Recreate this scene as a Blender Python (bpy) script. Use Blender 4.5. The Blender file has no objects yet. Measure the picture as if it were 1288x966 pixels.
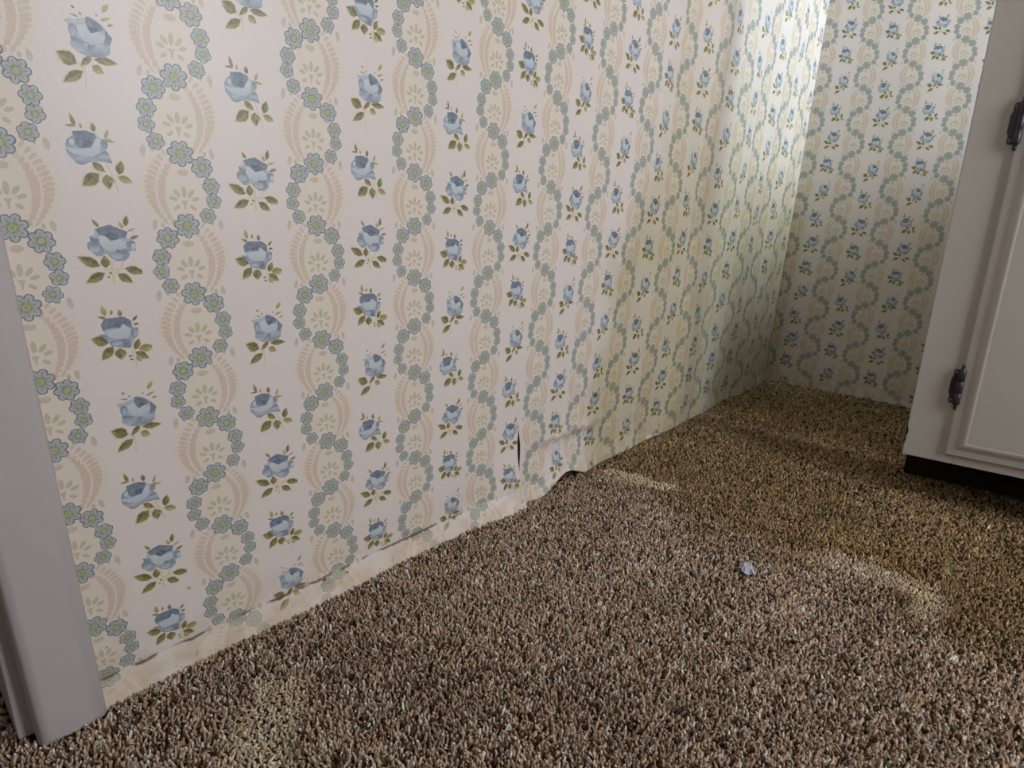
import bpy, bmesh, math, random
import numpy as np
from mathutils import Vector, Matrix
from mathutils.geometry import delaunay_2d_cdt

rng = np.random.default_rng(7)
random.seed(7)
scene = bpy.context.scene
COL = scene.collection

# ------------------------------------------------------------------ camera
F_PX, YAW, PITCH, ROLL = 753.255, -0.71857, 0.29079, 0.04678
CAM = (0.6109, 0.0, 0.4925)
fw = Vector((math.sin(YAW) * math.cos(PITCH), math.cos(YAW) * math.cos(PITCH), -math.sin(PITCH)))
r0 = Vector((math.cos(YAW), -math.sin(YAW), 0))
u0 = r0.cross(fw)
rt = math.cos(ROLL) * r0 + math.sin(ROLL) * u0
up = -math.sin(ROLL) * r0 + math.cos(ROLL) * u0
cd = bpy.data.cameras.new('camera')
cam = bpy.data.objects.new('camera', cd)
COL.objects.link(cam)
m = Matrix.Identity(4)
for i in range(3):
    m[i][0], m[i][1], m[i][2], m[i][3] = rt[i], up[i], -fw[i], CAM[i]
cam.matrix_world = m
cd.sensor_fit = 'HORIZONTAL'
cd.sensor_width = 36.0
cd.lens = F_PX / 1288 * 36
cd.clip_start = 0.01
scene.camera = cam

# ------------------------------------------------------------------ world, lights, exposure
scene.view_settings.view_transform = 'Standard'
scene.view_settings.look = 'None'
scene.view_settings.gamma = 1.0
scene.view_settings.use_curve_mapping = False
scene.view_settings.exposure = 0.0
world = bpy.data.worlds.new('overcast_sky')
scene.world = world
world.use_nodes = True
bg = world.node_tree.nodes['Background']
bg.inputs['Color'].default_value = (0.80, 0.88, 1.0, 1)
bg.inputs['Strength'].default_value = 0.5

TH = 0.0818                       # the back wall stands a little out of square
YC = 1.921                        # corner of left and back wall
TB = Vector((math.cos(TH), math.sin(TH), 0))
NB = Vector((math.sin(TH), -math.cos(TH), 0))      # into the room
ROOM_X, ROOM_Y0, ROOM_H = 2.0, -2.2, 2.4
WIN_R = (0.62, 1.20, 0.55, 1.75)  # right wall window beside the cupboard: y0, y1, z0, z1
WIN_A = (1.50, 1.92, 0.90, 2.10)  # right wall window behind the cupboard
WIN_F = (0.60, 1.60, 0.90, 2.00)  # front wall window behind the camera: x0, x1, z0, z1


def area(name, loc, direction, sx, sy, power, color):
    l = bpy.data.lights.new(name, 'AREA')
    l.shape = 'RECTANGLE'
    l.size, l.size_y = sx, sy
    l.energy = power
    l.color = color
    o = bpy.data.objects.new(name, l)
    COL.objects.link(o)
    o.location = loc
    o.rotation_euler = Vector(direction).to_track_quat('-Z', 'Y').to_euler()
    return o


for nm, W_, power, tint in (('daylight_side_window', WIN_R, 23.5, (0.96, 0.96, 1.0)), ('daylight_alcove_window', WIN_A, 50, (0.80, 0.90, 1.0))):
    area(nm, (ROOM_X - 0.02, (W_[0] + W_[1]) / 2, (W_[2] + W_[3]) / 2), (-1, 0, 0), W_[1] - W_[0] - .06, W_[3] - W_[2] - .06, power, tint)
area('daylight_front_window', ((WIN_F[0] + WIN_F[1]) / 2, ROOM_Y0 + .02, (WIN_F[2] + WIN_F[3]) / 2), (0, 1, 0),
     WIN_F[1] - WIN_F[0] - .1, WIN_F[3] - WIN_F[2] - .1, 3.5, (0.98, 0.96, 1.0))


# ------------------------------------------------------------------ helpers
def srgb(c):
    out = []
    for v in c[:3]:
        v = v / 255.0
        out.append(v / 12.92 if v <= 0.04045 else ((v + 0.055) / 1.055) ** 2.4)
    return tuple(out)


def material(name, color, rough=0.6, spec=0.3, noise=0.0, nscale=20, bump=0.0, bscale=200):
    mt = bpy.data.materials.new(name)
    mt.use_nodes = True
    nt = mt.node_tree
    b = nt.nodes['Principled BSDF']
    b.inputs['Roughness'].default_value = rough
    b.inputs['Specular IOR Level'].default_value = spec
    lin = srgb(color)
    b.inputs['Base Color'].default_value = (*lin, 1)
    geo = nt.nodes.new('ShaderNodeNewGeometry')
    if noise > 0:
        n = nt.nodes.new('ShaderNodeTexNoise')
        n.inputs['Scale'].default_value = nscale
        n.inputs['Detail'].default_value = 5
        nt.links.new(geo.outputs['Position'], n.inputs['Vector'])
        mx = nt.nodes.new('ShaderNodeMix')
        mx.data_type = 'RGBA'
        mx.inputs[6].default_value = (*[c * (1 - noise) for c in lin], 1)
        mx.inputs[7].default_value = (*[min(1, c * (1 + noise)) for c in lin], 1)
        nt.links.new(n.outputs['Fac'], mx.inputs[0])
        nt.links.new(mx.outputs[2], b.inputs['Base Color'])
    if bump > 0:
        n2 = nt.nodes.new('ShaderNodeTexNoise')
        n2.inputs['Scale'].default_value = bscale
        n2.inputs['Detail'].default_value = 3
        nt.links.new(geo.outputs['Position'], n2.inputs['Vector'])
        bp = nt.nodes.new('ShaderNodeBump')
        bp.inputs['Strength'].default_value = bump
        bp.inputs['Distance'].default_value = 0.002
        nt.links.new(n2.outputs['Fac'], bp.inputs['Height'])
        nt.links.new(bp.outputs['Normal'], b.inputs['Normal'])
    return mt


class NT:
    """small wrapper for node maths"""
    def __init__(s, nt):
        s.nt = nt

    def _in(s, node, i, v):
        if hasattr(v, 'is_output'):
            s.nt.links.new(v, node.inputs[i])
        else:
            node.inputs[i].default_value = v

    def m(s, op, a, b=0.0, c=0.0):
        n = s.nt.nodes.new('ShaderNodeMath')
        n.operation = op
        for i, v in enumerate((a, b, c)):
            s._in(n, i, v)
        return n.outputs[0]

    def ramp(s, x, lo, hi, to0=0.0, to1=1.0):
        n = s.nt.nodes.new('ShaderNodeMapRange')
        n.interpolation_type = 'SMOOTHSTEP'
        s._in(n, 0, x)
        for i, v in enumerate((lo, hi, to0, to1)):
            n.inputs[i + 1].default_value = v
        return n.outputs[0]

    def mix(s, fac, a, b, mode='MIX'):
        n = s.nt.nodes.new('ShaderNodeMix')
        n.data_type = 'RGBA'
        n.blend_type = mode
        s._in(n, 0, fac)
        for i, v in ((6, a), (7, b)):
            if hasattr(v, 'is_output'):
                s.nt.links.new(v, n.inputs[i])
            else:
                n.inputs[i].default_value = (*v, 1)
        return n.outputs[2]

    def noise(s, vec, scale, detail=4, rough=0.55):
        n = s.nt.nodes.new('ShaderNodeTexNoise')
        s.nt.links.new(vec, n.inputs['Vector'])
        n.inputs['Scale'].default_value = scale
        n.inputs['Detail'].default_value = detail
        n.inputs['Roughness'].default_value = rough
        return n.outputs['Fac']


def obj(name, mesh, mat=None, parent=None, loc=None):
    o = bpy.data.objects.new(name, mesh)
    COL.objects.link(o)
    if mat and not mesh.materials:
        mesh.materials.append(mat)
    if parent:
        o.parent = parent
    if loc is not None:
        o.location = loc
    return o


def bm_box(bm, lo, hi, bevel=0.0, segs=2):
    v = [bm.verts.new((x, y, z)) for x in (lo[0], hi[0]) for y in (lo[1], hi[1]) for z in (lo[2], hi[2])]
    fs = [(0, 1, 3, 2), (4, 6, 7, 5), (0, 4, 5, 1), (2, 3, 7, 6), (0, 2, 6, 4), (1, 5, 7, 3)]
    faces = [bm.faces.new([v[i] for i in f]) for f in fs]
    if bevel:
        edges = list({e for f in faces for e in f.edges})
        bmesh.ops.bevel(bm, geom=edges, offset=bevel, segments=segs, profile=0.5, affect='EDGES')


def mesh_from_bm(name, bm, smooth=False):
    bmesh.ops.recalc_face_normals(bm, faces=bm.faces)
    me = bpy.data.meshes.new(name)
    bm.to_mesh(me)
    bm.free()
    if smooth:
        for p in me.polygons:
            p.use_smooth = True
    return me


def boxes(name, lst, mat, parent=None, bevel=0.0, xf=None, smooth=False):
    bm = bmesh.new()
    for lo, hi in lst:
        bm_box(bm, lo, hi, bevel)
    if xf is not None:
        bm.transform(xf)
    return obj(name, mesh_from_bm(name, bm, smooth), mat, parent)


def structure(o):
    o['kind'] = 'structure'
    return o


def tag(o, label, cat, group=None, kind=None):
    o['label'] = label
    o['category'] = cat
    if group:
        o['group'] = group
    if kind:
        o['kind'] = kind
    return o


# ------------------------------------------------------------------ materials
M_PLASTER = material('old_brown_wallboard', (104, 78, 62), .9, .1, .3, 30)
M_PAINT = material('plain_white_paint', (196, 192, 184), .8, .2, .03, 4)
M_SUB = material('carpet_backing', (70, 55, 44), 1.0, .0, .2, 120)
M_TRIM = material('gloss_white_trim_paint', (190, 184, 187), .38, .4, .04, 9, .08, 60)
M_CAB = material('satin_white_cabinet_paint', (188, 184, 175), .42, .4, .04, 7, .06, 90)
M_DARK = material('dark_toe_board', (38, 28, 22), .9, .1, .2, 20)
M_BRONZE = material('dark_bronze_hinge', (46, 38, 46), .38, .5, .2, 90)
M_SCREW = material('worn_screw_metal', (120, 112, 116), .35, .6)
M_SCRAP = material('thin_white_scrap', (190, 188, 202), .7, .2, .08, 200)
M_FLAKE = material('plaster_flake', (206, 198, 180), .9, .1, .1, 300)

# ------------------------------------------------------------------ room shell
structure(boxes('floor', [((-1.3, ROOM_Y0, -.06), (ROOM_X, 2.25, -.008))], M_SUB))
structure(boxes('ceiling', [((-1.4, ROOM_Y0 - .1, ROOM_H), (ROOM_X + .1, 2.4, ROOM_H + .1))], M_PAINT))
wall_left = structure(boxes('wall_left', [
    ((-.12, .052, -.02), (-.0035, YC + .05, ROOM_H)),
    ((-.12, -.80, 2.04), (-.0035, .052, ROOM_H)),
    ((-.12, ROOM_Y0, -.02), (-.0035, -.80, ROOM_H))], M_PLASTER))
structure(boxes('wall_hallway', [
    ((-1.4, -1.5, -.02), (-1.3, .5, ROOM_H)),
    ((-1.3, .40, -.02), (-.12, .5, ROOM_H)),
    ((-1.3, -1.5, -.02), (-.12, -1.4, ROOM_H))], M_PLASTER))
XB = Matrix.Translation((0, YC, 0)) @ Matrix.Rotation(TH, 4, 'Z')     # local x along the back wall, +y behind it
wall_back = structure(boxes('wall_back', [((-.12, .004, -.02), (2.2, .12, ROOM_H))], M_PAINT, xf=XB))
y0, y1, a0, a1 = WIN_R
y2, y3, b0, b1 = WIN_A
structure(boxes('wall_right', [
    ((ROOM_X, ROOM_Y0, -.02), (ROOM_X + .1, y0, ROOM_H)), ((ROOM_X, y1, -.02), (ROOM_X + .1, y2, ROOM_H)), ((ROOM_X, y3, -.02), (ROOM_X + .1, 2.3, ROOM_H)),
    ((ROOM_X, y0, -.02), (ROOM_X + .1, y1, a0)), ((ROOM_X, y0, a1), (ROOM_X + .1, y1, ROOM_H)),
    ((ROOM_X, y2, -.02), (ROOM_X + .1, y3, b0)), ((ROOM_X, y2, b1), (ROOM_X + .1, y3, ROOM_H))], M_PAINT))
f0, f1, g0, g1 = WIN_F
structure(boxes('wall_front', [((-.12, ROOM_Y0 - .1, -.02), (f0, ROOM_Y0, ROOM_H)), ((f1, ROOM_Y0 - .1, -.02), (ROOM_X + .1, ROOM_Y0, ROOM_H)),
    ((f0, ROOM_Y0 - .1, -.02), (f1, ROOM_Y0, g0)), ((f0, ROOM_Y0 - .1, g1), (f1, ROOM_Y0, ROOM_H))], M_PAINT))


def window_frame(name, lo, hi, d0, d1, to_world):
    (p0, q0), (p1, q1) = lo, hi
    w = .045
    cells = [((p0, d0, q0), (p0 + w, d1, q1)), ((p1 - w, d0, q0), (p1, d1, q1)),
             ((p0 + w, d0, q0), (p1 - w, d1, q0 + w)), ((p0 + w, d0, q1 - w), (p1 - w, d1, q1)),
             ((p0 + w, d0 + .01, (q0 + q1) / 2 - .02), (p1 - w, d1 - .01, (q0 + q1) / 2 + .02))]
    return structure(boxes(name, cells, M_PAINT, xf=to_world))


window_frame('window_1', (WIN_A[0], WIN_A[2]), (WIN_A[1], WIN_A[3]), -.09, -.04, Matrix.Translation((ROOM_X, 0, 0)) @ Matrix.Rotation(math.pi / 2, 4, 'Z'))
window_frame('window_2', (WIN_R[0], WIN_R[2]), (WIN_R[1], WIN_R[3]), -.09, -.04, Matrix.Translation((ROOM_X, 0, 0)) @ Matrix.Rotation(math.pi / 2, 4, 'Z'))

window_frame('window_3', (WIN_F[0], WIN_F[2]), (WIN_F[1], WIN_F[3]), -.09, -.04, Matrix.Translation((0, ROOM_Y0, 0)))

# ------------------------------------------------------------------ wallpaper print: one tile, drawn as outlines
# tile units: millimetres; garland axis at x = 0, rows (large blossoms) every RH; roses at x = RX
RW, RH = 132.3, 62.6
U0, U1 = -.32, .68
NROW = 10
LAYERS = []                       # (points, colour a, colour b, (x0, y0, x1, y1) gradient axis)

PAPER = srgb((228, 219, 215))
CREAM = srgb((228, 217, 204))
P_FLW_EDGE = srgb((112, 122, 132))
P_FLW = srgb((184, 192, 198))
P_FLW2 = srgb((164, 172, 166))
P_MID = srgb((136, 144, 122))
P_CORE = srgb((172, 178, 132))
P_FERN = srgb((212, 195, 175))
P_FERN2 = srgb((215, 196, 183))
P_FAN = srgb((198, 190, 164))
R_DARK = srgb((104, 120, 138))
R_CORE = srgb((80, 94, 116))
R_MID = srgb((152, 166, 180))
R_LITE = srgb((205, 214, 221))
R_EDGE = srgb((120, 136, 154))
R_PALE = srgb((186, 198, 208))
L_DARK = srgb((110, 102, 52))
L_MID = srgb((160, 151, 90))
L_LITE = srgb((184, 176, 128))
L_BRN = srgb((122, 96, 62))
STEM = srgb((216, 207, 176))


def poly(pts, a, b=None, axis=None):
    pts = [tuple(p) for p in pts]
    if b is None:
        b = a
    if axis is None:
        xs = [p[0] for p in pts]
        ys = [p[1] for p in pts]
        axis = (min(xs), max(ys), min(xs), min(ys) - 1e-6)
    LAYERS.append((pts, a, b, axis))


def ellipse(cx, cy, rx, ry, a, b=None, n=10, rot=0.0, axis=None):
    pts = []
    for k in range(n):
        t = 2 * math.pi * k / n
        x, y = rx * math.cos(t), ry * math.sin(t)
        pts.append((cx + x * math.cos(rot) - y * math.sin(rot), cy + x * math.sin(rot) + y * math.cos(rot)))
    poly(pts, a, b, axis)


def leaf(tip, base, w, a, b, n=4, rib=True):
    tx, ty = tip
    bx, by = base
    dx, dy = tx - bx, ty - by
    L = math.hypot(dx, dy) or 1
    nx, ny = -dy / L, dx / L
    prof = [math.sin(math.pi * (k / n) ** .85) for k in range(n + 1)]
    left = [(bx + dx * k / n + nx * w / 2 * prof[k], by + dy * k / n + ny * w / 2 * prof[k]) for k in range(1, n)]
    right = [(bx + dx * k / n - nx * w / 2 * prof[k], by + dy * k / n - ny * w / 2 * prof[k]) for k in range(1, n)]
    poly([base] + left + [tip] + right[::-1], a, b, (bx, by, tx, ty))
    if rib:
        up_side = left if ny > 0 else right
        mix = tuple(.45 * a[i] + .55 * L_DARK[i] for i in range(3))
        poly([base] + up_side + [tip, (bx + dx * .5, by + dy * .5)], mix, a, (bx, by, tx, ty))


def stroke(p, q, w, c):
    dx, dy = q[0] - p[0], q[1] - p[1]
    L = math.hypot(dx, dy) or 1
    nx, ny = -dy / L * w / 2, dx / L * w / 2
    poly([(p[0] + nx, p[1] + ny), (q[0] + nx, q[1] + ny), (q[0] - nx, q[1] - ny), (p[0] - nx, p[1] - ny)], c)


def blossom(cx, cy, R, big=False, rot=0.0, npet=6):
    R *= 1.06
    pts = []
    for k in range(npet * 6):
        t = 2 * math.pi * k / (npet * 6)
        q = abs(math.cos(npet * (t - rot) / 2)) ** .55
        pts.append((cx + R * (0.76 + .26 * q) * math.cos(t), cy + R * (0.76 + .26 * q) * math.sin(t) * .97))
    poly(pts, P_FLW_EDGE)
    w = math.sin(math.pi / npet)
    for k in range(npet):
        t = rot + 2 * math.pi * k / npet
        ellipse(cx + .57 * R * math.cos(t), cy + .57 * R * math.sin(t), .355 * R, .60 * R * w, P_FLW2, P_FLW, 9, t,
                (cx + .3 * R * math.cos(t), cy + .3 * R * math.sin(t), cx + R * math.cos(t), cy + R * math.sin(t)))
        stroke((cx + .42 * R * math.cos(t), cy + .42 * R * math.sin(t)), (cx + .74 * R * math.cos(t), cy + .74 * R * math.sin(t)), .07 * R, P_MID)
    ellipse(cx, cy, .40 * R, .40 * R, P_MID, None, 10)
    ellipse(cx, cy, .27 * R, .27 * R, P_CORE, None, 8)
    if big:
        for k in range(5):
            t = rot + 2 * math.pi * k / 5
            ellipse(cx + .36 * R * math.cos(t), cy + .36 * R * math.sin(t), .085 * R, .085 * R, P_CORE, None, 5)
        ellipse(cx, cy, .09 * R, .09 * R, P_MID, None, 5)


def loop(r, side):
    """one loop of the garland below row r; side = -1: blossoms on the left"""
    yr = r * RH
    S = lambda x, y: (side * x, yr + y)
    # soft cream ground of the oval
    pts = []
    for k in range(18):
        t = 2 * math.pi * k / 18
        pts.append((-side * 4 + 33 * math.cos(t), yr - 31.3 + 34.5 * math.sin(t)))
    poly(pts, CREAM)
    # two fern bands on the far side
    def arc(xt, yt, xm, ym, xb, yb, n):
        out = []
        for k in range(n + 1):
            t = k / n
            cx = 2 * xm - .5 * (xt + xb)
            cy = 2 * ym - .5 * (yt + yb)
            out.append(((1 - t) ** 2 * xt + 2 * t * (1 - t) * cx + t * t * xb, (1 - t) ** 2 * yt + 2 * t * (1 - t) * cy + t * t * yb))
        return out
    inner = arc(-9.5, -8, -19.5, -33, -12.0, -59, 11)
    outer = arc(-13.5, -1, -27.0, -31, -17.0, -60, 14)
    for k, (x, y) in enumerate(inner):
        w = 1.8 + 1.5 * math.sin(math.pi * k / 11)
        poly([S(x - w, y + 3.4), S(x + w, y + 2.2), S(x + w, y - 2.0), S(x - w * .8, y - 2.6)], P_FERN2, P_FERN)
    for k, (x, y) in enumerate(outer):
        w = 2.2 + 3.2 * math.sin(math.pi * (k + .6) / 15.2)
        poly([S(x - w, y + 3.6), S(x - w * .2, y + 3.2), S(x + w * .55, y + .5), S(x + w * .5, y - 2.4), S(x - w * .3, y - .6), S(x - w * 1.05, y + .9)], P_FERN, P_FERN2)
    # little motif under the blossom, fan of seven petals
    ellipse(*S(.5, -16), 5.2, 3.0, P_FERN2, P_FAN, 9)
    cx, cy = 0.0, -42.0
    poly([S(cx - 2.9, cy + 1.6), S(cx + 2.9, cy + 1.6), S(cx + 1.2, cy - 2.2), S(cx + .5, cy - 6.5), S(cx - .5, cy - 6.5), S(cx - 1.2, cy - 2.2)], P_FAN)
    for ang, d, ln, w in ((90, 9.2, 10.5, 4.6), (52, 9.8, 8.6, 4.2), (128, 9.8, 8.6, 4.2), (18, 10.0, 7.6, 3.8), (162, 10.0, 7.6, 3.8), (-32, 8.4, 6.8, 3.5), (212, 8.4, 6.8, 3.5)):
        t = math.radians(ang)
        ellipse(*S(cx + d * math.cos(t), cy + d * math.sin(t)), ln / 2, w / 2, P_FAN, None, 8, t if side > 0 else math.pi - t)
    # side leaves by the lower blossom
    ellipse(*S(31, -62), 2.4, 5.2, P_FAN, P_FERN, 8, side * .15)
    ellipse(*S(23, -60), 1.6, 3.0, P_FAN, None, 6)
    ellipse(*S(-27.5, -61.5), 2.3, 4.6, P_FAN, P_FERN, 8, -side * .2)
    ellipse(*S(-21.0, -62), 1.7, 2.6, P_FAN, None, 6)


def garland_flowers(r, side):
    yr = r * RH
    for k, (x, y, R, np_) in enumerate(((17.8, -10.8, 9.4, 7), (24.8, -27.2, 7.7, 6), (26.2, -40.5, 6.9, 5), (19.8, -53.8, 7.2, 6))):
        blossom(side * x, yr + y, R, False, .4 * k + r, np_)


def rose(variant, cx, cy):
    V = ROSES[variant]
    ox, oy, sx, sy = V['o'] + V['s']
    T = lambda p: (cx + (p[0] - ox) * sx, cy - (p[1] - oy) * sy)
    for p, q, w in V['stem']:
        stroke(T(p), T(q), w, STEM)
    for tip, base, w, kind in V['leaf']:
        a, b = {'g': (L_DARK, L_MID), 'l': (L_MID, L_LITE), 'b': (L_BRN, L_MID), 'd': (L_DARK, L_BRN)}[kind]
        t, q = T(tip), T(base)
        ex, ey = (t[0] - q[0]) * .06, (t[1] - q[1]) * .06
        leaf((t[0] + ex * 2, t[1] + ey * 2), (q[0] - ex, q[1] - ey), w * sx * 1.22, STEM, STEM, 4, False)   # pale halo of the print
        leaf(t, q, w * sx, a, b, 4, w > 60)
    for kind, pts in V['petal']:
        a, b = {'o': (R_PALE, R_MID), 'e': (R_EDGE, R_MID), 'd': (R_DARK, R_EDGE), 'c': (R_CORE, R_DARK), 'l': (R_LITE, R_PALE),
                'm': (R_MID, R_PALE), 'r': (R_PALE, R_EDGE)}[kind]
        if len(pts) == 4 and not isinstance(pts[0], tuple):
            x, y = T((pts[0], pts[1]))
            ellipse(x, y, pts[2] * sx, pts[3] * sy, a, b, 9)
        else:
            poly([T(p) for p in pts], a, b)


ROSES = {
    'A': dict(o=(495, 483), s=(.064, .080),
        stem=[((430, 725), (550, 620), 1.6), ((455, 720), (445, 920), 1.2), ((380, 670), (440, 740), 1.6)],
        leaf=[((165, 605), (372, 690), 165, 'g'), ((205, 872), (430, 752), 120, 'g'), ((412, 712), (545, 600), 75, 'b'),
              ((660, 752), (540, 690), 105, 'l'), ((835, 642), (570, 628), 95, 'g'), ((372, 172), (415, 198), 22, 'd'),
              ((345, 248), (445, 266), 26, 'l'), ((462, 215), (470, 250), 30, 'l'), ((792, 100), (715, 185), 60, 'l'),
              ((808, 225), (685, 262), 36, 'l'), ((832, 284), (755, 302), 26, 'b'), ((640, 205), (650, 235), 26, 'l'), ((285, 315), (350, 320), 34, 'l')],
        petal=[('o', [(310, 295), (400, 290), (520, 262), (560, 240), (640, 265), (720, 320), (765, 370), (806, 410), (770, 490), (762, 560), (690, 602), (570, 612), (450, 602), (370, 572), (320, 525), (340, 450), (318, 380)]),
               ('e', (368, 395, 48, 66)), ('m', (372, 400, 28, 44)), ('d', [(525, 250), (590, 264), (680, 300), (724, 350), (640, 372), (568, 396), (535, 360), (515, 300)]),
               ('c', [(540, 340), (620, 335), (660, 355), (600, 385), (560, 392)]),
               ('l', [(420, 340), (508, 325), (560, 400), (640, 372), (722, 410), (690, 465), (580, 492), (470, 472), (430, 420)]),
               ('d', [(726, 335), (765, 380), (802, 412), (760, 482), (690, 482), (722, 420)]),
               ('e', [(330, 450), (430, 460), (520, 500), (470, 520), (340, 490)]), ('r', [(480, 496), (700, 486), (762, 552), (690, 596), (560, 606), (490, 562)]),
               ('e', [(520, 500), (600, 500), (560, 600), (500, 560)]), ('m', (410, 545, 60, 32))]),
    'B': dict(o=(475, 570), s=(.060, .0626),
        stem=[((470, 760), (490, 900), 1.8), ((560, 640), (672, 1010), 1.4), ((690, 800), (640, 900), 1.4), ((350, 700), (480, 790), 1.6)],
        leaf=[((236, 950), (452, 790), 170, 'g'), ((535, 768), (385, 650), 95, 'b'), ((560, 985), (545, 795), 140, 'g'), ((755, 615), (700, 795), 115, 'g'),
              ((866, 888), (688, 822), 105, 'l'), ((640, 895), (560, 830), 60, 'g'), ((188, 65), (232, 235), 55, 'b'), ((112, 216), (245, 214), 34, 'b'), ((295, 165), (305, 245), 36, 'l'),
              ((440, 162), (452, 275), 66, 'b'), ((630, 228), (578, 352), 46, 'l'), ((705, 382), (560, 362), 44, 'l')],
        petal=[('o', [(190, 280), (350, 260), (470, 290), (520, 350), (592, 360), (606, 440), (572, 490), (616, 560), (642, 665), (560, 640), (400, 640), (330, 662), (260, 692), (190, 662), (100, 560), (88, 460), (120, 380), (190, 330)]),
               ('d', [(188, 285), (350, 262), (462, 295), (470, 350), (420, 425), (392, 472), (250, 482), (200, 432), (200, 360)]),
               ('c', [(320, 378), (412, 390), (392, 472), (285, 466)]),
               ('e', [(88, 470), (110, 400), (190, 335), (205, 450), (160, 480)]), ('l', (172, 415, 34, 44)),
               ('l', [(92, 488), (250, 492), (392, 474), (470, 352), (522, 372), (500, 522), (400, 582), (300, 592), (180, 562)]),
               ('e', [(92, 500), (180, 562), (250, 572), (200, 584), (110, 560)]), ('r', (255, 640, 84, 46)),
               ('e', (562, 420, 46, 66)), ('e', [(400, 600), (500, 530), (572, 495), (612, 542), (560, 560), (470, 580)]),
               ('r', [(500, 560), (590, 560), (636, 652), (560, 640), (440, 612)])]),
    'C': dict(o=(410, 531), s=(.065, .0675),
        stem=[((400, 650), (402, 955), 2.0), ((300, 770), (560, 770), 1.6), ((545, 690), (430, 830), 1.6)],
        leaf=[((20, 592), (262, 722), 125, 'g'), ((330, 590), (328, 748), 110, 'b'), ((80, 918), (306, 806), 120, 'g'), ((800, 838), (556, 760), 110, 'g'),
              ((628, 950), (460, 828), 110, 'g'), ((238, 145), (305, 242), 44, 'b'), ((652, 98), (622, 236), 66, 'g'), ((548, 178), (592, 262), 50, 'l'),
              ((744, 260), (636, 298), 30, 'l'), ((784, 352), (655, 392), 46, 'b'), ((375, 790), (372, 830), 36, 'b'), ((345, 845), (350, 875), 30, 'b')],
        petal=[('o', [(245, 260), (330, 235), (420, 210), (530, 260), (642, 300), (622, 380), (718, 420), (718, 545), (642, 545), (628, 620), (560, 672), (470, 668), (400, 622), (350, 562), (300, 598), (240, 598), (190, 540), (152, 500), (148, 440), (195, 400), (182, 350), (250, 330)]),
               ('e', [(182, 350), (290, 390), (340, 520), (300, 598), (240, 598), (190, 540), (148, 500), (148, 440), (195, 400)]), ('m', (232, 505, 60, 44)),
               ('d', [(262, 265), (350, 235), (440, 212), (560, 270), (642, 305), (600, 380), (540, 382), (430, 412), (368, 352), (300, 330)]),
               ('c', [(370, 330), (460, 305), (535, 350), (520, 392), (440, 410), (390, 380)]),
               ('l', [(296, 345), (368, 356), (430, 412), (522, 394), (616, 430), (602, 502), (500, 532), (400, 546), (330, 502), (288, 430)]),
               ('e', [(606, 440), (660, 410), (716, 430), (700, 540), (620, 540)]), ('l', (690, 490, 24, 44)),
               ('e', [(390, 600), (470, 540), (600, 520), (628, 600), (560, 672), (470, 668), (400, 622)]), ('m', (480, 598, 76, 42)), ('c', (496, 532, 18, 13))]),
    'D': dict(o=(515, 511), s=(.0693, .0715),
        stem=[((600, 560), (640, 940), 1.3), ((390, 640), (440, 640), 1.6), ((640, 690), (560, 760), 1.4)],
        leaf=[((160, 475), (350, 548), 135, 'g'), ((248, 755), (390, 600), 115, 'g'), ((465, 775), (465, 632), 135, 'g'), ((705, 540), (642, 676), 84, 'g'),
              ((876, 668), (684, 672), 105, 'l'), ((790, 810), (640, 706), 100, 'g'), ((700, 840), (640, 760), 60, 'l'), ((545, 742), (600, 756), 24, 'd'), ((560, 785), (608, 806), 24, 'd'),
              ((330, 85), (352, 215), 60, 'l'), ((262, 210), (362, 246), 34, 'b'), ((432, 146), (420, 205), 32, 'b'), ((520, 150), (520, 240), 54, 'b'),
              ((722, 242), (655, 308), 34, 'd'), ((728, 345), (662, 352), 34, 'd'), ((706, 400), (668, 396), 22, 'd')],
        petal=[('o', [(288, 310), (340, 240), (560, 240), (642, 300), (642, 370), (712, 400), (700, 500), (642, 545), (592, 645), (500, 632), (370, 592), (340, 512), (245, 430), (330, 430), (292, 380)]),
               ('d', [(288, 318), (340, 244), (560, 244), (642, 300), (642, 402), (600, 382), (530, 332), (502, 376), (380, 372), (308, 392)]),
               ('c', [(380, 345), (500, 320), (505, 372), (400, 372)]),
               ('l', [(336, 404), (508, 382), (540, 332), (612, 392), (616, 462), (570, 512), (450, 512), (368, 482)]),
               ('e', [(245, 428), (330, 452), (402, 522), (345, 505)]), ('e', [(610, 470), (640, 400), (708, 404), (696, 500), (620, 530)]), ('m', (672, 456, 24, 44)),
               ('e', [(355, 540), (480, 518), (592, 530), (588, 625), (500, 628), (380, 592)]), ('m', (440, 565, 62, 28)), ('d', [(520, 575), (592, 550), (588, 640), (500, 628)])]),
}
RX = .505 * RW


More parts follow.
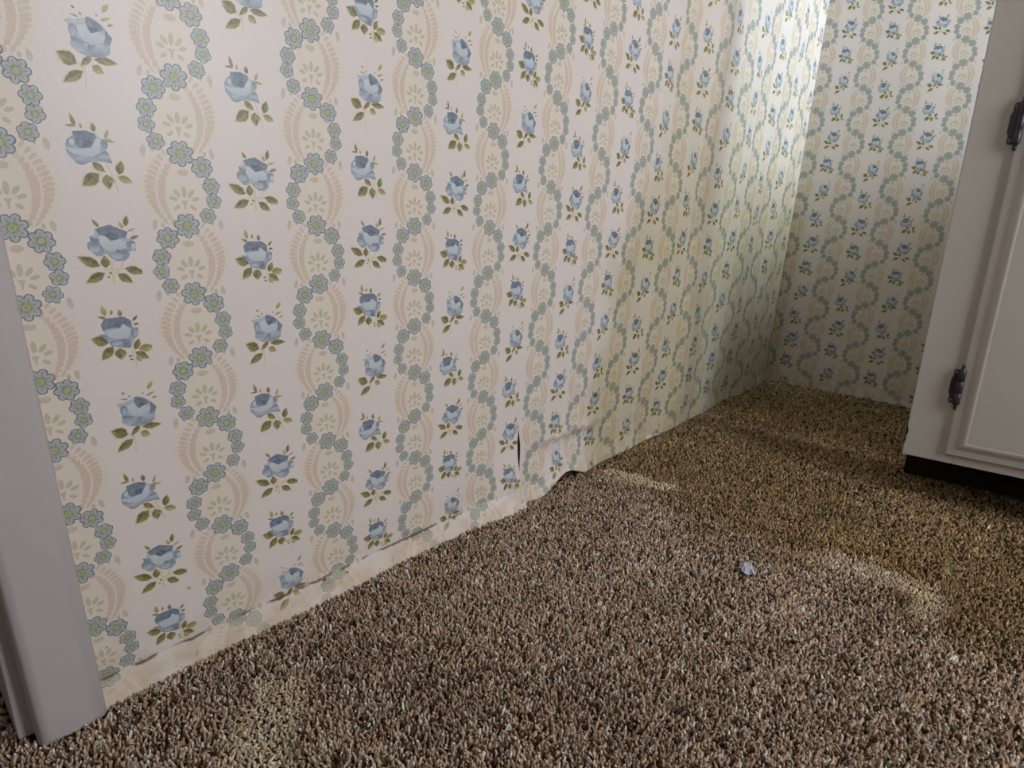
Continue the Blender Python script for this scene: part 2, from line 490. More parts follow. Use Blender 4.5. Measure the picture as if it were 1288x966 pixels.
def build_tile():
    side_of = lambda r: -1 if r % 2 == 0 else 1
    for r in range(-1, NROW + 2):
        loop(r, side_of(r))
    for r in range(-1, NROW + 2):
        garland_flowers(r, side_of(r))
    for r in range(-1, NROW + 2):
        blossom(0, r * RH, 10.9, True, .3, 7)
    for n in range(-1, 3):
        for var, v in (('A', 4.26), ('B', 2.90), ('C', 1.68), ('D', .45)):
            rose(var, RX, (v + 5 * n) * RH)
    x0, x1 = U0 * RW, U1 * RW
    ylo, yhi = 0.0, NROW * RH
    verts, faces, layer_of = [], [], []
    # ground with grid points so the sheet can bend
    base = [(x0, ylo), (x1, ylo), (x1, yhi), (x0, yhi)]
    verts += base
    faces.append([0, 1, 2, 3])
    layer_of.append(None)
    for L in LAYERS:
        ys = [p[1] for p in L[0]]
        if max(ys) < ylo or min(ys) > yhi:
            continue
        n = len(verts)
        # wrap layers that cross the tile ends are clipped by clamping: use polygon clipping
        pts = clip_poly(L[0], x0, x1, ylo, yhi)
        if len(pts) < 3:
            continue
        if sum(pts[i - 1][0] * pts[i][1] - pts[i][0] * pts[i - 1][1] for i in range(len(pts))) < 0:
            pts = pts[::-1]
        verts += pts
        faces.append(list(range(n, n + len(pts))))
        layer_of.append(L)
    nx, ny = 8, NROW * 4
    for i in range(nx + 1):
        for j in range(ny + 1):
            verts.append((x0 + (x1 - x0) * i / nx, ylo + (yhi - ylo) * j / ny))
    res = delaunay_2d_cdt([Vector(p) for p in verts], [], faces, 1, 1e-4, True)
    V = np.array([(p[0], p[1]) for p in res[0]])
    tris = [(f[0], f[q], f[q + 1]) for f in res[2] for q in range(1, len(f) - 1)]
    TA = np.array(tris)
    cen = V[TA].mean(1)
    col = np.tile(np.array(PAPER), (len(TA), 3, 1))
    order = np.argsort(cen[:, 1])
    cy_sorted = cen[order, 1]
    for L in layer_of[1:]:                       # later outlines print over earlier ones
        pts, a, b, ax = L
        pg = np.array(pts)
        i0, i1 = np.searchsorted(cy_sorted, (pg[:, 1].min(), pg[:, 1].max()))
        idx = order[i0:i1]
        c = cen[idx]
        near = (c[:, 0] > pg[:, 0].min()) & (c[:, 0] < pg[:, 0].max())
        idx, c = idx[near], c[near]
        inside = np.zeros(len(idx), bool)
        for i in range(len(pg)):
            p, q = pg[i - 1], pg[i]
            cr = (p[1] > c[:, 1]) != (q[1] > c[:, 1])
            inside ^= cr & (c[:, 0] < (q[0] - p[0]) * (c[:, 1] - p[1]) / (q[1] - p[1] + 1e-12) + p[0])
        idx = idx[inside]
        if not len(idx):
            continue
        d = np.array([ax[2] - ax[0], ax[3] - ax[1]])
        sv = np.clip(((V[TA[idx]] - np.array(ax[:2])) @ d) / (d @ d + 1e-9), 0, 1)[..., None]
        col[idx] = np.array(a) * (1 - sv) + np.array(b) * sv
    T = np.array(tris)
    P = V[T]
    ar = (P[:, 1, 0] - P[:, 0, 0]) * (P[:, 2, 1] - P[:, 0, 1]) - (P[:, 1, 1] - P[:, 0, 1]) * (P[:, 2, 0] - P[:, 0, 0])
    flip = ar < 0
    T[flip] = T[flip][:, ::-1]
    C = np.array(col)
    C[flip] = C[flip][:, ::-1]
    keep = np.abs(ar) > 1e-9
    return V / np.array([RW, RH]), T[keep], C[keep]


def clip_poly(pts, x0, x1, y0, y1):
    for axis, lim, sgn in ((0, x0, 1), (0, x1, -1), (1, y0, 1), (1, y1, -1)):
        out = []
        for i in range(len(pts)):
            p, q = pts[i - 1], pts[i]
            dp, dq = sgn * (p[axis] - lim), sgn * (q[axis] - lim)
            if (dp < 0) != (dq < 0):
                t = dp / (dp - dq)
                out.append((p[0] + (q[0] - p[0]) * t, p[1] + (q[1] - p[1]) * t))
            if dq >= 0:
                out.append(q)
        pts = out
        if not pts:
            return []
    clean = []
    for p in pts:
        if not clean or abs(p[0] - clean[-1][0]) + abs(p[1] - clean[-1][1]) > 1e-3:
            clean.append(p)
    if len(clean) > 2 and abs(clean[0][0] - clean[-1][0]) + abs(clean[0][1] - clean[-1][1]) < 1e-3:
        clean.pop()
    return clean


TILE_V, TILE_T, TILE_C = build_tile()


def sm(x, a, b):
    t = np.clip((x - a) / (b - a), 0, 1)
    return t * t * (3 - 2 * t)


def bell(x, c, w):
    return np.exp(-((x - c) / w) ** 2)


# the hung paper is stretched unevenly: small smooth offsets of the print
WARP_L = np.array([[-0.00203, 0.01238, 0.00148, -0.00154, 0.0055, 0.00422, -0.01141, 0.00663, -0.00716, -0.0004],
                   [0.00027, -0.00224, 0.00716, -0.003, -0.00107, 0.0036, 0.00093, -0.00786, 0.00424, -0.00572]])
WARP_B = np.array([[0.00758, 0.00204, -0.00194, -0.00779, -0.01704, -0.00847, -0.00369],
                   [0.00724, -0.00222, 0.00697, -0.00167, -0.01631, -0.00799, -0.00591]])


def map_left(u, v):
    a = (np.clip(u, -.4, 6.6) - 3) / 3
    c = (np.clip(v, -.5, 13) - 6) / 6
    B = np.stack([np.ones_like(a), a, c, a * a, a * c, c * c, a ** 3, a * a * c, a * c * c, c ** 3])
    return .10288 + .1323 * u + WARP_L[0] @ B, .02087 + .0626 * v + WARP_L[1] @ B


def map_back(u, v):
    a = np.clip(u, -1.5, 3.2) - 1
    c = (np.clip(v, -.5, 18) - 9) / 9
    B = np.stack([np.ones_like(a), a, c, a * c, c * c, c ** 3, a * c * c])
    return .11794 + .11093 * u + WARP_B[0] @ B, .04024 + .05597 * v + WARP_B[1] @ B


ZTOP = 1.28


def left_disp(y, z, strip):
    """outward bulge of the left wall's paper, metres"""
    zc = .024 + .004 * np.sin(y * 23)
    x = .42 * np.clip(zc - z, 0, .05) * (.6 + .4 * sm(y, .1, .5)) * (1 - .8 * sm(y, .8, 1.0))
    x = x + .0022 * bell(z, .088, .013) * sm(y, .77, .82) * sm(1.0 - y, 0, .06)
    loose = sm(y, .85, 1.15) * sm(1.92 - y, 0, .12)
    x = x + loose * (.006 + .0045 * np.sin(y * 13 + z * 3.1) * np.cos(z * 5.3 + y * 2) + .0025 * np.sin(y * 31 - z * 8.0))
    if strip == 0:
        x = x + .022 * sm(.15 - z, 0, .16) ** 1.4 * sm(y, .58, .73)
    if strip == 1:
        x = x + (.016 * bell(y, .845, .06) + .004) * sm(.07 - z, 0, .07) + .004 * sm(.10 - z, 0, .1) * bell(y, .76, .04)
    return x


M_PAPER = bpy.data.materials.new('floral_wallpaper_print')
M_PAPER.use_nodes = True


def make_paper():
    nt = M_PAPER.node_tree
    N = NT(nt)
    b = nt.nodes['Principled BSDF']
    b.inputs['Roughness'].default_value = .37
    b.inputs['Specular IOR Level'].default_value = .5
    at = nt.nodes.new('ShaderNodeAttribute')
    at.attribute_name = 'print'
    geo = nt.nodes.new('ShaderNodeNewGeometry')
    pos = geo.outputs['Position']
    sep = nt.nodes.new('ShaderNodeSeparateXYZ')
    nt.links.new(pos, sep.inputs[0])
    X, Y, Z = sep.outputs
    n1 = N.noise(pos, 5.0, 5)
    n2 = N.noise(pos, 34.0, 4)
    n3 = N.noise(pos, 260.0, 3)
    c = at.outputs['Color']
    # watercolour mottling
    c = N.mix(N.ramp(n3, .35, .7, 0, .16), c, (.80, .77, .74), 'MIX')
    # damp stain with the wall's shade band painted in: edge wanders with the noise
    yy = N.m('ADD', Y, N.m('MULTIPLY', N.m('SUBTRACT', n1, .5), .34))
    yy = N.m('SUBTRACT', yy, N.m('MULTIPLY', N.ramp(Z, .2, .9), .16))
    st = N.ramp(yy, .90, 1.0)
    st = N.m('MULTIPLY', st, N.ramp(n1, .2, .6, .65, 1.0))
    st = N.m('MULTIPLY', st, N.ramp(Z, .4, .95, 1.0, .12))
    st = N.m('MULTIPLY', st, N.ramp(X, .02, .06, 1.0, .45))
    c = N.mix(st, c, (.77, .76, .60), 'MULTIPLY')
    # grime just above the carpet and the torn fold line
    low = N.m('ADD', Z, N.m('MULTIPLY', N.m('SUBTRACT', n2, .5), .03))
    c = N.mix(N.m('MULTIPLY', N.ramp(low, .012, .026, .5, 0), N.ramp(Y, .5, .68, 1, .25)), c, srgb((216, 203, 184)))
    c = N.mix(N.m('MULTIPLY', N.ramp(low, .0, .09, .5, 0), N.ramp(n2, .4, .65)), c, (.72, .63, .47), 'MULTIPLY')
    fold = N.m('ADD', N.m('SUBTRACT', Z, .024), N.m('MULTIPLY', N.m('SUBTRACT', n2, .5), .012))
    fl = N.ramp(N.m('ABSOLUTE', fold), .0005, .0026, 1, 0)
    fl = N.m('MULTIPLY', fl, N.ramp(n2, .42, .56))
    fl = N.m('MULTIPLY', fl, N.ramp(Y, .55, .68, 1, 0))
    c = N.mix(N.m('MULTIPLY', fl, .85), c, srgb((92, 70, 50)))
    # brown water line by the tear
    wl = N.ramp(N.m('ABSOLUTE', N.m('ADD', N.m('SUBTRACT', Z, .084), N.m('MULTIPLY', N.m('SUBTRACT', n2, .5), .035))), .001, .010, 1, 0)
    wl = N.m('MULTIPLY', wl, N.m('MULTIPLY', N.ramp(Y, .76, .80), N.ramp(Y, .93, 1.02, 1, 0)))
    c = N.mix(N.m('MULTIPLY', wl, .45), c, srgb((150, 128, 112)))
    sp = N.noise(pos, 75.0, 1)
    c = N.mix(N.m('MULTIPLY', N.ramp(sp, .76, .79), N.ramp(Z, .03, .13, .9, 0)), c, srgb((80, 70, 58)))
    nt.links.new(c, b.inputs['Base Color'])
    bp = nt.nodes.new('ShaderNodeBump')
    bp.inputs['Strength'].default_value = .12
    bp.inputs['Distance'].default_value = .001
    nt.links.new(n3, bp.inputs['Height'])
    nt.links.new(bp.outputs[0], b.inputs['Normal'])


make_paper()


def paper_strip(wall, cols, parity, mapper, place, parent):
    """one hung strip: the tile repeated over the columns cols, as a single bendable sheet"""
    VV, TT, CC = [], [], []
    off = 0
    for ci in cols:
        shift = 1 if (ci + parity) % 2 else 0
        for n in range(-1, 4):
            u = TILE_V[:, 0] + ci
            v = TILE_V[:, 1] + NROW * n + shift
            z_guess = .03 + .056 * v.max() if wall == 'back' else .02 + .0626 * v.max()
            if z_guess < -.03 or v.min() * .056 > ZTOP + .1:
                continue
            p, z = mapper(u, v)
            tri = TILE_T
            zz = z[tri]
            pp = p[tri]
            lim = (zz.max(1) > -.012) & (zz.min(1) < ZTOP) & (pp.max(1) > (-.2 if wall == 'left' else 0)) & (pp.min(1) < (YC if wall == 'left' else 3))
            tri = tri[lim]
            cc = TILE_C[lim]
            used = np.unique(tri)
            remap = np.full(len(p), -1)
            remap[used] = np.arange(len(used))
            VV.append(np.stack([p[used], z[used]], 1))
            TT.append(remap[tri] + off)
            CC.append(cc)
            off += len(used)
    V = np.concatenate(VV)
    T = np.concatenate(TT)
    C = np.concatenate(CC)
    P = place(V[:, 0], V[:, 1])
    me = bpy.data.meshes.new('wallpaper_strip')
    me.vertices.add(len(P))
    me.vertices.foreach_set('co', P.astype(np.float32).ravel())
    me.loops.add(len(T) * 3)
    me.loops.foreach_set('vertex_index', T.astype(np.int32).ravel())
    me.polygons.add(len(T))
    me.polygons.foreach_set('loop_start', np.arange(0, len(T) * 3, 3, dtype=np.int32))
    me.polygons.foreach_set('use_smooth', np.ones(len(T), bool))
    me.update()
    at = me.color_attributes.new('print', 'FLOAT_COLOR', 'CORNER')
    rgba = np.ones((len(T) * 3, 4), np.float32)
    rgba[:, :3] = C.reshape(-1, 3)
    at.data.foreach_set('color', rgba.ravel())
    me.materials.append(M_PAPER)
    return obj('wallpaper_strip', me, None, parent)


def place_left(strip):
    def f(y, z):
        z = np.clip(z, -.010, ZTOP)
        y = np.minimum(y, YC - .001)
        if strip == 0:       # slit at the seam
            y = y - .0035 * sm(.14 - z, 0, .05) * sm(z, -.02, .06) * sm(y, .62, .73)
        if strip == 1:
            y = y + .0085 * sm(.14 - z, 0, .05) * np.maximum(.3, sm(z, -.03, .07)) * sm(.90 - y, 0, .17)
            lift = .030 * bell(y, .845, .055) + .006 * sm(y, .9, 1.0)
            z = np.maximum(z, -.010 + lift)
        return np.stack([left_disp(y, z, strip), y, z], 1)
    return f


for k, cols in enumerate((range(0, 5), range(5, 9), range(9, 13), range(13, 15))):
    paper_strip('left', cols, 0, map_left, place_left(k), wall_left)


def place_back(s, z):
    z = np.clip(z, -.010, ZTOP)
    s = np.maximum(s, .0005)
    d = .08 * np.clip(.02 - z, 0, .05) + .0016 * np.sin(s * 19 + z * 4)
    d = np.clip(d, 0, 1)
    return np.stack([s * TB.x + NB.x * d, YC + s * TB.y + NB.y * d, z], 1)


ZT_KEEP = ZTOP
for cols in (range(-2, 2), range(2, 5)):
    paper_strip('back', cols, 1, map_back, place_back, wall_back)
ZTOP = ZT_KEEP

# upper, plain part of the left wall's paper (above what the print sheet covers)
up_strip = boxes('wallpaper_border', [((-.0034, .08, ZT_KEEP), (.0, YC - .001, ROOM_H))], M_PAINT, wall_left)

# ------------------------------------------------------------------ door casing on the left wall
def casing():
    bm = bmesh.new()
    prof = [(-.03, .0), (.013, .0), (.0165, .0012), (.0185, .004), (.0192, .010), (.0194, .040), (.0188, .047), (.0165, .0525), (.012, .0555), (-.003, .0560)]
    ring = []
    for z in (-.004, .55, 1.2, 2.1):
        ring.append([bm.verts.new((x, .0455 + y * .98 - .020 * z, z)) for x, y in prof])
    for i in range(3):
        for k in range(len(prof)):
            bm.faces.new((ring[i][k], ring[i][(k + 1) % len(prof)], ring[i + 1][(k + 1) % len(prof)], ring[i + 1][k]))
    bm.faces.new(ring[0][::-1])
    bm.faces.new(ring[3])
    o = obj('trim_1', mesh_from_bm('trim_1', bm, True), M_TRIM)
    mod = o.modifiers.new('weighted', 'WEIGHTED_NORMAL')
    mod.keep_sharp = True
    return structure(o)


trim = casing()
boxes('door_jamb', [((-.13, .034, -.004), (-.004, .0519, 2.04))], M_TRIM, trim, .002)

# ------------------------------------------------------------------ carpet pile
STAIN_SHADE_E = [(-.05, .91), (.05, .905), (.215, .895), (.38, .86), (.46, .93), (.6, .875), (.70, .855), (1.3, .82)]  # near edge of the damp stain and the shade painted with it
DENTS = [  # centre x, y, half length, half width, angle, lightness
    ((.105, .963), .070, .022, math.radians(8), .9),
    ((.520, .945), .075, .026, math.radians(2), .6),
    ((.585, .910), .020, .040, math.radians(0), .5),
    ((.135, .205), .062, .030, math.radians(-48), .75),
    ((.205, .165), .030, .020, math.radians(-48), .5),
]


def vnoise(x, y, scale, seed):
    r = np.random.default_rng(seed)
    G = r.random((64, 64))
    gx, gy = (x * scale) % 63, (y * scale) % 63
    ix, iy = gx.astype(int), gy.astype(int)
    fx, fy = gx - ix, gy - iy
    fx, fy = fx * fx * (3 - 2 * fx), fy * fy * (3 - 2 * fy)
    return (G[ix, iy] * (1 - fx) + G[ix + 1, iy] * fx) * (1 - fy) + (G[ix, iy + 1] * (1 - fx) + G[ix + 1, iy + 1] * fx) * fy


def carpet():
    def grid(xa, xb, ya, yb, sp):
        xs, ys = np.meshgrid(np.arange(xa, xb, sp), np.arange(ya, yb, sp))
        p = np.stack([xs.ravel(), ys.ravel()], 1)
        return p + rng.uniform(-.48, .48, p.shape) * sp, np.full(len(p), sp)
    parts = [grid(-.01, .98, -.12, .60, .0034), grid(-.01, 1.0, .60, 1.12, .0038), grid(-.01, 1.0, 1.12, 1.42, .0046), grid(-.01, .62, 1.42, 1.99, .0052), grid(.98, 1.98, -.12, .60, .0085), grid(1.0, 1.98, .60, 1.42, .0085), grid(.004, 1.98, -.90, -.12, .0085), grid(-.40, -.01, -.60, .05, .0060)]
    P = np.concatenate([p[0] for p in parts])
    S = np.concatenate([p[1] for p in parts])
    ok = ~((P[:, 0] < .004) & (P[:, 1] > .04)) & (P[:, 1] < YC + P[:, 0] * math.tan(TH) - .004)
    ok &= ~((P[:, 0] < .0195) & (P[:, 0] > -.01) & (P[:, 1] > .045) & (P[:, 1] < .1015))
    ok &= ~((P[:, 0] < -.004) & (P[:, 0] > -.135) & (P[:, 1] > .033))
    P, S = P[ok], S[ok]
    n = len(P)
    x, y = P[:, 0], P[:, 1]
    big = vnoise(x + 3, y + 3, 9, 1) * .6 + vnoise(x + 3, y + 3, 23, 2) * .4
    fine = vnoise(x + 3, y + 3, 70, 4)
    # colours
    base = np.array(srgb((196, 171, 149)))
    lite = np.array(srgb((248, 236, 220)))
    dark = np.array(srgb((96, 76, 60)))
    k = rng.random(n)
    t = rng.normal(0, 1, n)
    C = base[None] * np.exp(.20 * t)[:, None]
    C = np.where((k < .10)[:, None], lite[None] * np.exp(.15 * t)[:, None], C)
    C = np.where((k > .84)[:, None], dark[None] * np.exp(.2 * t)[:, None], C)
    C *= (.80 + .40 * big + .14 * (fine - .5))[:, None]
    ex = np.array(STAIN_SHADE_E)
    edge = np.interp(x, ex[:, 0], ex[:, 1]) + .10 * (vnoise(x + 5, y + 5, 14, 3) - .5) + .05 * (vnoise(x + 5, y + 5, 45, 8) - .5)
    st = sm(y, edge - .05, edge + .07)
    st = st * (.72 + .28 * vnoise(x, y + 2, 6, 5))
    tint = np.array([.60, .54, .33])  # olive stain colour, darkened further to hold the far floor's shade
    C = C * (1 - st[:, None] + st[:, None] * tint)
    hgt = np.full(n, .0076) * rng.uniform(.75, 1.12, n) * (.9 + .2 * big)
    for (cx, cy), hl, hw, ang, amt in DENTS:
        dx, dy = x - cx, y - cy
        a = dx * math.cos(ang) + dy * math.sin(ang)
        b = -dx * math.sin(ang) + dy * math.cos(ang)
        w = .35 * (vnoise(x + 1, y + 1, 60, 11) - .5)
        msk = sm(1.12 - np.abs(a) / hl + w, 0, .3) * sm(1.12 - np.abs(b) / hw + w, 0, .3)
        hgt *= 1 - .50 * msk * amt
        worn = np.array(srgb((240, 222, 192)))
        C = C * (1 - .8 * amt * msk[:, None]) + worn[None] * np.exp(.18 * t)[:, None] * (.8 * amt * msk[:, None])
    hgt *= 1 - .35 * bell(x, 0, .03) * (y > .1)
    # tapered three sided tufts with a leaning tip
    ang = rng.uniform(0, 2 * math.pi, n)
    lean = rng.uniform(.0, .0060, n)
    la = rng.uniform(0, 2 * math.pi, n)
    rb, rtp = .62 * S, .40 * S * rng.uniform(.7, 1.3, n)
    top = np.stack([x + lean * np.cos(la), y + lean * np.sin(la), -.008 + hgt], 1)
    V = np.zeros((n, 7, 3), np.float32)
    for i in range(3):
        t_ = ang + 2 * math.pi * i / 3
        V[:, i, 0] = x + rb * np.cos(t_)
        V[:, i, 1] = y + rb * np.sin(t_)
        V[:, i, 2] = -.0082
        t2 = t_ + .5
        V[:, i + 3, 0] = top[:, 0] + rtp * np.cos(t2)
        V[:, i + 3, 1] = top[:, 1] + rtp * np.sin(t2)
        V[:, i + 3, 2] = top[:, 2] - .0012
    V[:, 6] = top
    V[:, 6, 2] += .0004
    tri = np.array([(0, 1, 4), (0, 4, 3), (1, 2, 5), (1, 5, 4), (2, 0, 3), (2, 3, 5), (3, 4, 6), (4, 5, 6), (5, 3, 6)])
    T = (tri[None] + (np.arange(n) * 7)[:, None, None]).reshape(-1, 3)
    me = bpy.data.meshes.new('carpet_pile')
    me.vertices.add(n * 7)
    me.vertices.foreach_set('co', V.ravel())
    me.loops.add(len(T) * 3)
    me.loops.foreach_set('vertex_index', T.astype(np.int32).ravel())
    me.polygons.add(len(T))
    me.polygons.foreach_set('loop_start', np.arange(0, len(T) * 3, 3, dtype=np.int32))
    me.update()
    at = me.color_attributes.new('yarn', 'FLOAT_COLOR', 'POINT')
    rgba = np.ones((n, 7, 4), np.float32)
    rgba[:, :, :3] = np.clip(C, 0.004, .9)[:, None, :]
    at.data.foreach_set('color', rgba.ravel())
    mt = bpy.data.materials.new('twist_pile_yarn')
    mt.use_nodes = True
    nt = mt.node_tree
    b = nt.nodes['Principled BSDF']
    b.inputs['Roughness'].default_value = .85
    b.inputs['Specular IOR Level'].default_value = .15
    a = nt.nodes.new('ShaderNodeAttribute')
    a.attribute_name = 'yarn'
    g = nt.nodes.new('ShaderNodeNewGeometry')
    N = NT(nt)
    c = N.mix(N.ramp(N.noise(g.outputs['Position'], 900, 2), .3, .7, 0, .35), a.outputs['Color'], (.55, .55, .55), 'MULTIPLY')
    nt.links.new(c, b.inputs['Base Color'])
    me.materials.append(mt)
    o = obj('carpet_pile', me)
    return tag(o, 'brown flecked twist-pile carpet with an olive damp stain and painted-in shade across the floor', 'carpet', kind='stuff')


carpet()

# ------------------------------------------------------------------ white cabinet in front of the back wall
CAB = bpy.data.objects.new('cupboard', None)
COL.objects.link(CAB)
CAB.location = (.480, 1.2534, -.010)
CAB.rotation_euler = (0, -.031, TH)          # it has sagged a little towards the left wall
tag(CAB, 'white painted cupboard with moulded doors and dark hinges on a dark recessed base', 'cupboard')
CW, CD, CZ0, CZ1 = 1.40, .20, .095, 2.10      # width, depth, underside, top; local x along front, y into depth
boxes('stile', [((0, 0, CZ0), (.075, .020, CZ1))], M_CAB, CAB, .0015)
boxes('stile', [((.66, 0, CZ0), (.74, .020, CZ1))], M_CAB, CAB, .0015)
boxes('stile', [((CW - .075, 0, CZ0), (CW, .020, CZ1))], M_CAB, CAB, .0015)
boxes('bottom_rail', [((.075, .0004, CZ0), (.66, .020, CZ0 + .045)), ((.74, .0004, CZ0), (CW - .075, .020, CZ0 + .045))], M_CAB, CAB, .001)
boxes('top_rail', [((.075, .0004, CZ1 - .05), (.66, .020, CZ1)), ((.74, .0004, CZ1 - .05), (CW - .075, .020, CZ1))], M_CAB, CAB, .001)
boxes('side_panel', [((.002, .020, CZ0), (.020, CD, CZ1))], M_CAB, CAB)
boxes('side_panel', [((CW - .020, .020, CZ0), (CW - .002, CD, CZ1))], M_CAB, CAB)
boxes('bottom_panel', [((.020, .020, CZ0), (CW - .020, CD, CZ0 + .016))], M_DARK, CAB)
boxes('back_panel', [((.020, CD - .008, CZ0 + .016), (CW - .020, CD, CZ1))], M_CAB, CAB)
boxes('toe_board', [((.004, .140, .0115), (CW - .004, .160, CZ0))], M_DARK, CAB)
boxes('cupboard_top', [((-.012, -.02, CZ1), (CW + .012, CD, CZ1 + .03))], M_CAB, CAB, .004)


bm = bmesh.new()
chip = [(-.0004, .118), (.0016, .122), (.0010, .131), (.0030, .138), (.0018, .147), (-.0004, .150)]
va = [bm.verts.new((cx_, -.0006, cz_)) for cx_, cz_ in chip]
vb = [bm.verts.new((cx_, .0010, cz_)) for cx_, cz_ in chip]
bm.faces.new(va)
bm.faces.new(vb[::-1])
for k in range(len(chip)):
    bm.faces.new((va[k], vb[k], vb[(k + 1) % len(chip)], va[(k + 1) % len(chip)]))
ch = obj('paint_chip', mesh_from_bm('paint_chip', bm), M_DARK, CAB)
ch['label'] = 'chipped dark bare edge'


def door_mesh(x0, x1, z0, z1):
    bm = bmesh.new()
    prof = [(0, -.0002), (0, .0042), (.002, .0058), (.008, .0064), (.012, .0066), (.016, .0082), (.020, .0105), (.0235, .0114), (.0258, .0113), (.0275, .0108)]
    rings = []
    for ins, h in prof:
        rings.append([bm.verts.new(p) for p in ((x0 + ins, -h, z0 + ins), (x1 - ins, -h, z0 + ins), (x1 - ins, -h, z1 - ins), (x0 + ins, -h, z1 - ins))])
    for a, b in zip(rings, rings[1:]):
        for k in range(4):
            bm.faces.new((a[k], a[(k + 1) % 4], b[(k + 1) % 4], b[k]))
    bm.faces.new(rings[0][::-1])
    return mesh_from_bm('door', bm), (x0 + .0272, x1 - .0272, z0 + .0272, z1 - .0272)


def hinge(x, z, mirror=1):
    H = bpy.data.objects.new('hinge', None)
    COL.objects.link(H)
    H.parent = CAB
    H['label'] = 'dark bronze face hinge'
    bm = bmesh.new()
    out = [(.000, -.030), (.007, -.030), (.0085, -.024), (.0075, -.019), (.010, -.012), (.010, .012), (.0075, .019), (.0085, .024), (.007, .030), (.000, .030)]
    lo = [bm.verts.new((-mirror * px, -.0002, pz)) for px, pz in out]
    hi = [bm.verts.new((-mirror * px * .94, -.0026, pz * .985)) for px, pz in out]
    for k in range(len(out)):
        bm.faces.new((lo[k], lo[(k + 1) % len(out)], hi[(k + 1) % len(out)], hi[k]))
    bm.faces.new(hi)
    bm.faces.new(lo[::-1])
    p = obj('leaf_plate', mesh_from_bm('leaf_plate', bm), M_BRONZE, H)
    # knuckle barrel with acorn tips, turned profile
    bm = bmesh.new()
    prof = [(.0003, -.0405), (.0022, -.039), (.0034, -.036), (.0022, -.0335), (.0045, -.031), (.0056, -.029), (.0056, -.011), (.0050, -.0104), (.0056, -.0098), (.0056, .0098), (.0050, .0104), (.0056, .011),
            (.0056, .029), (.0045, .031), (.0022, .0335), (.0034, .036), (.0022, .039), (.0003, .0405)]
    n = 12
    rg = [[bm.verts.new((.0035 * mirror + r * math.cos(2 * math.pi * k / n), -.0054 + r * math.sin(2 * math.pi * k / n), zz)) for k in range(n)] for r, zz in prof]
    for a, b in zip(rg, rg[1:]):
        for k in range(n):
            bm.faces.new((a[k], a[(k + 1) % n], b[(k + 1) % n], b[k]))
    bm.faces.new(rg[0][::-1])
    bm.faces.new(rg[-1])
    obj('barrel', mesh_from_bm('barrel', bm, True), M_BRONZE, H)
    for zz in (-.0245, .0245):
        bm = bmesh.new()
        bmesh.ops.create_uvsphere(bm, u_segments=10, v_segments=6, radius=.0026, matrix=Matrix.Translation((-mirror * .0042, -.0026, zz)) @ Matrix.Diagonal((1, .45, 1, 1)))
        s = obj('screw', mesh_from_bm('screw', bm, True), M_SCREW, H)
    H.location = (x, 0, z)


for dx0, dx1, hx, mir in ((.062, .672, .058, 1), (.728, CW - .062, CW - .058, -1)):
    me, (px0, px1, pz0, pz1) = door_mesh(dx0, dx1, .112, 2.06)
    d = obj('door', me, M_CAB, CAB)
    boxes('door_panel', [((px0, -.0106, pz0), (px1, -.002, pz1))], M_CAB, d)
    for hz in (.235, .655, 1.80):
        hinge(hx, hz, mir)


# ------------------------------------------------------------------ unseen low box added behind the cupboard to shade the lower corner
SHADE_BOX = bpy.data.objects.new('shade_box', None)
COL.objects.link(SHADE_BOX)
SHADE_BOX.location = (.64, 1.585, -.008)
tag(SHADE_BOX, 'unseen low box added behind the white cupboard to block window light', 'light blocker')
boxes('box_top', [((-.02, -.01, .70), (1.30, .355, .735))], M_TRIM, SHADE_BOX, .004)
boxes('front_panel', [((0, .33, .011), (1.30, .35, .70))], M_TRIM, SHADE_BOX)
boxes('end_panel', [((0, .0, .011), (.02, .33, .70))], M_TRIM, SHADE_BOX)
boxes('back_panel', [((.02, .0, .011), (1.30, .02, .70))], M_TRIM, SHADE_BOX)

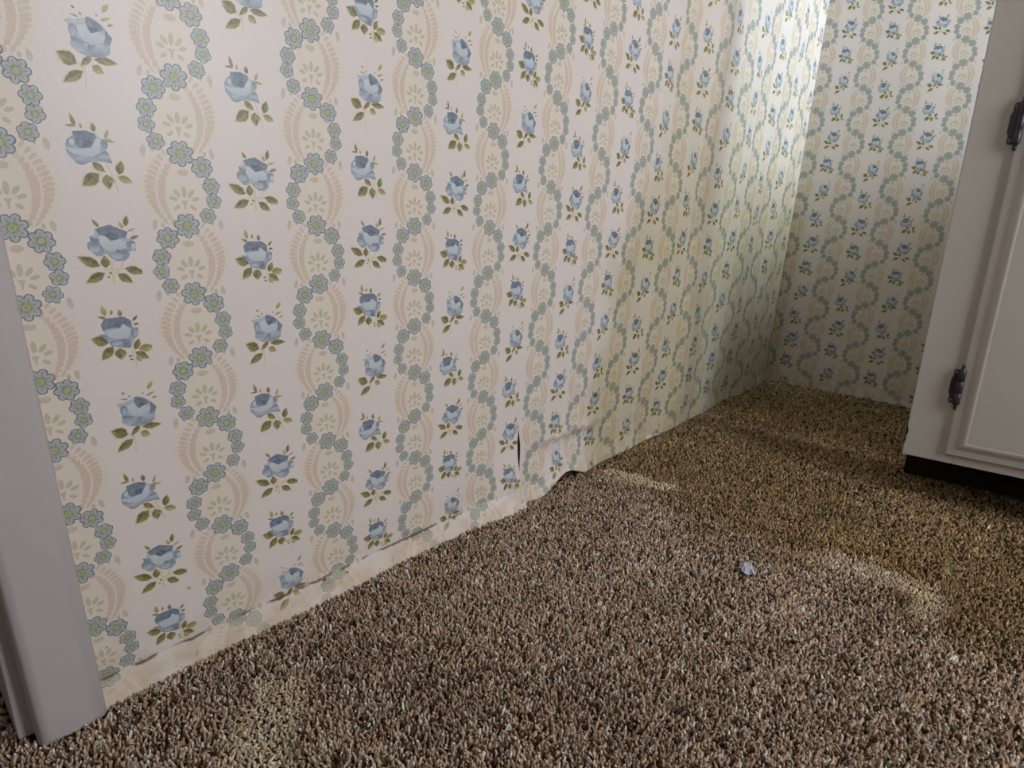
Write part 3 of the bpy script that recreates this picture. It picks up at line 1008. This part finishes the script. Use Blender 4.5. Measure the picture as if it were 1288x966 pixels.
# ------------------------------------------------------------------ litter on the carpet
def scrap():
    bm = bmesh.new()
    n = 7
    r = random.Random(5)
    g = [[None] * n for _ in range(n)]
    for i in range(n):
        for j in range(n):
            a, b = i / (n - 1) - .5, j / (n - 1) - .5
            k = 1 - .35 * (abs(a) + abs(b)) * r.uniform(.4, 1.2)
            g[i][j] = bm.verts.new((a * .024 * k, b * .030 * k, .0012 + r.uniform(0, .0055) + .004 * (1 - 4 * a * a) * (1 - 3 * b * b)))
    for i in range(n - 1):
        for j in range(n - 1):
            bm.faces.new((g[i][j], g[i + 1][j], g[i + 1][j + 1], g[i][j + 1]))
    o = obj('paper_scrap', mesh_from_bm('paper_scrap', bm), M_SCRAP, None, (.3765, .803, -.001))
    o.rotation_euler = (0, 0, .5)
    sol = o.modifiers.new('thickness', 'SOLIDIFY')
    sol.thickness = .0006
    return tag(o, 'small crumpled white paper scrap lying on the open carpet', 'scrap')


scrap()


def flake(x, y, s, label, seed, z=.0008):
    r = random.Random(seed)
    bm = bmesh.new()
    n = 7
    lo, hi = [], []
    for k in range(n):
        t = 2 * math.pi * k / n
        q = s * r.uniform(.6, 1.1)
        lo.append(bm.verts.new((q * math.cos(t), q * .7 * math.sin(t), 0)))
        hi.append(bm.verts.new((q * .85 * math.cos(t), q * .6 * math.sin(t), s * r.uniform(.35, .6))))
    for k in range(n):
        bm.faces.new((lo[k], lo[(k + 1) % n], hi[(k + 1) % n], hi[k]))
    bm.faces.new(hi)
    bm.faces.new(lo[::-1])
    o = obj('plaster_flake', mesh_from_bm('plaster_flake', bm), M_FLAKE, None, (x, y, z))
    o.rotation_euler = (0, 0, r.uniform(0, 3))
    return tag(o, label, 'flake', 'plaster flakes on the carpet')


flake(.045, 1.86, .007, 'pale plaster flake on the carpet in the papered corner', 1)
flake(.345, 1.86, .0045, 'tiny pale plaster flake on the carpet beside the white cupboard', 2)
flake(.255, 1.35, .0035, 'tiny pale flake alone on the stained, shade-tinted carpet between wall and cupboard', 3)
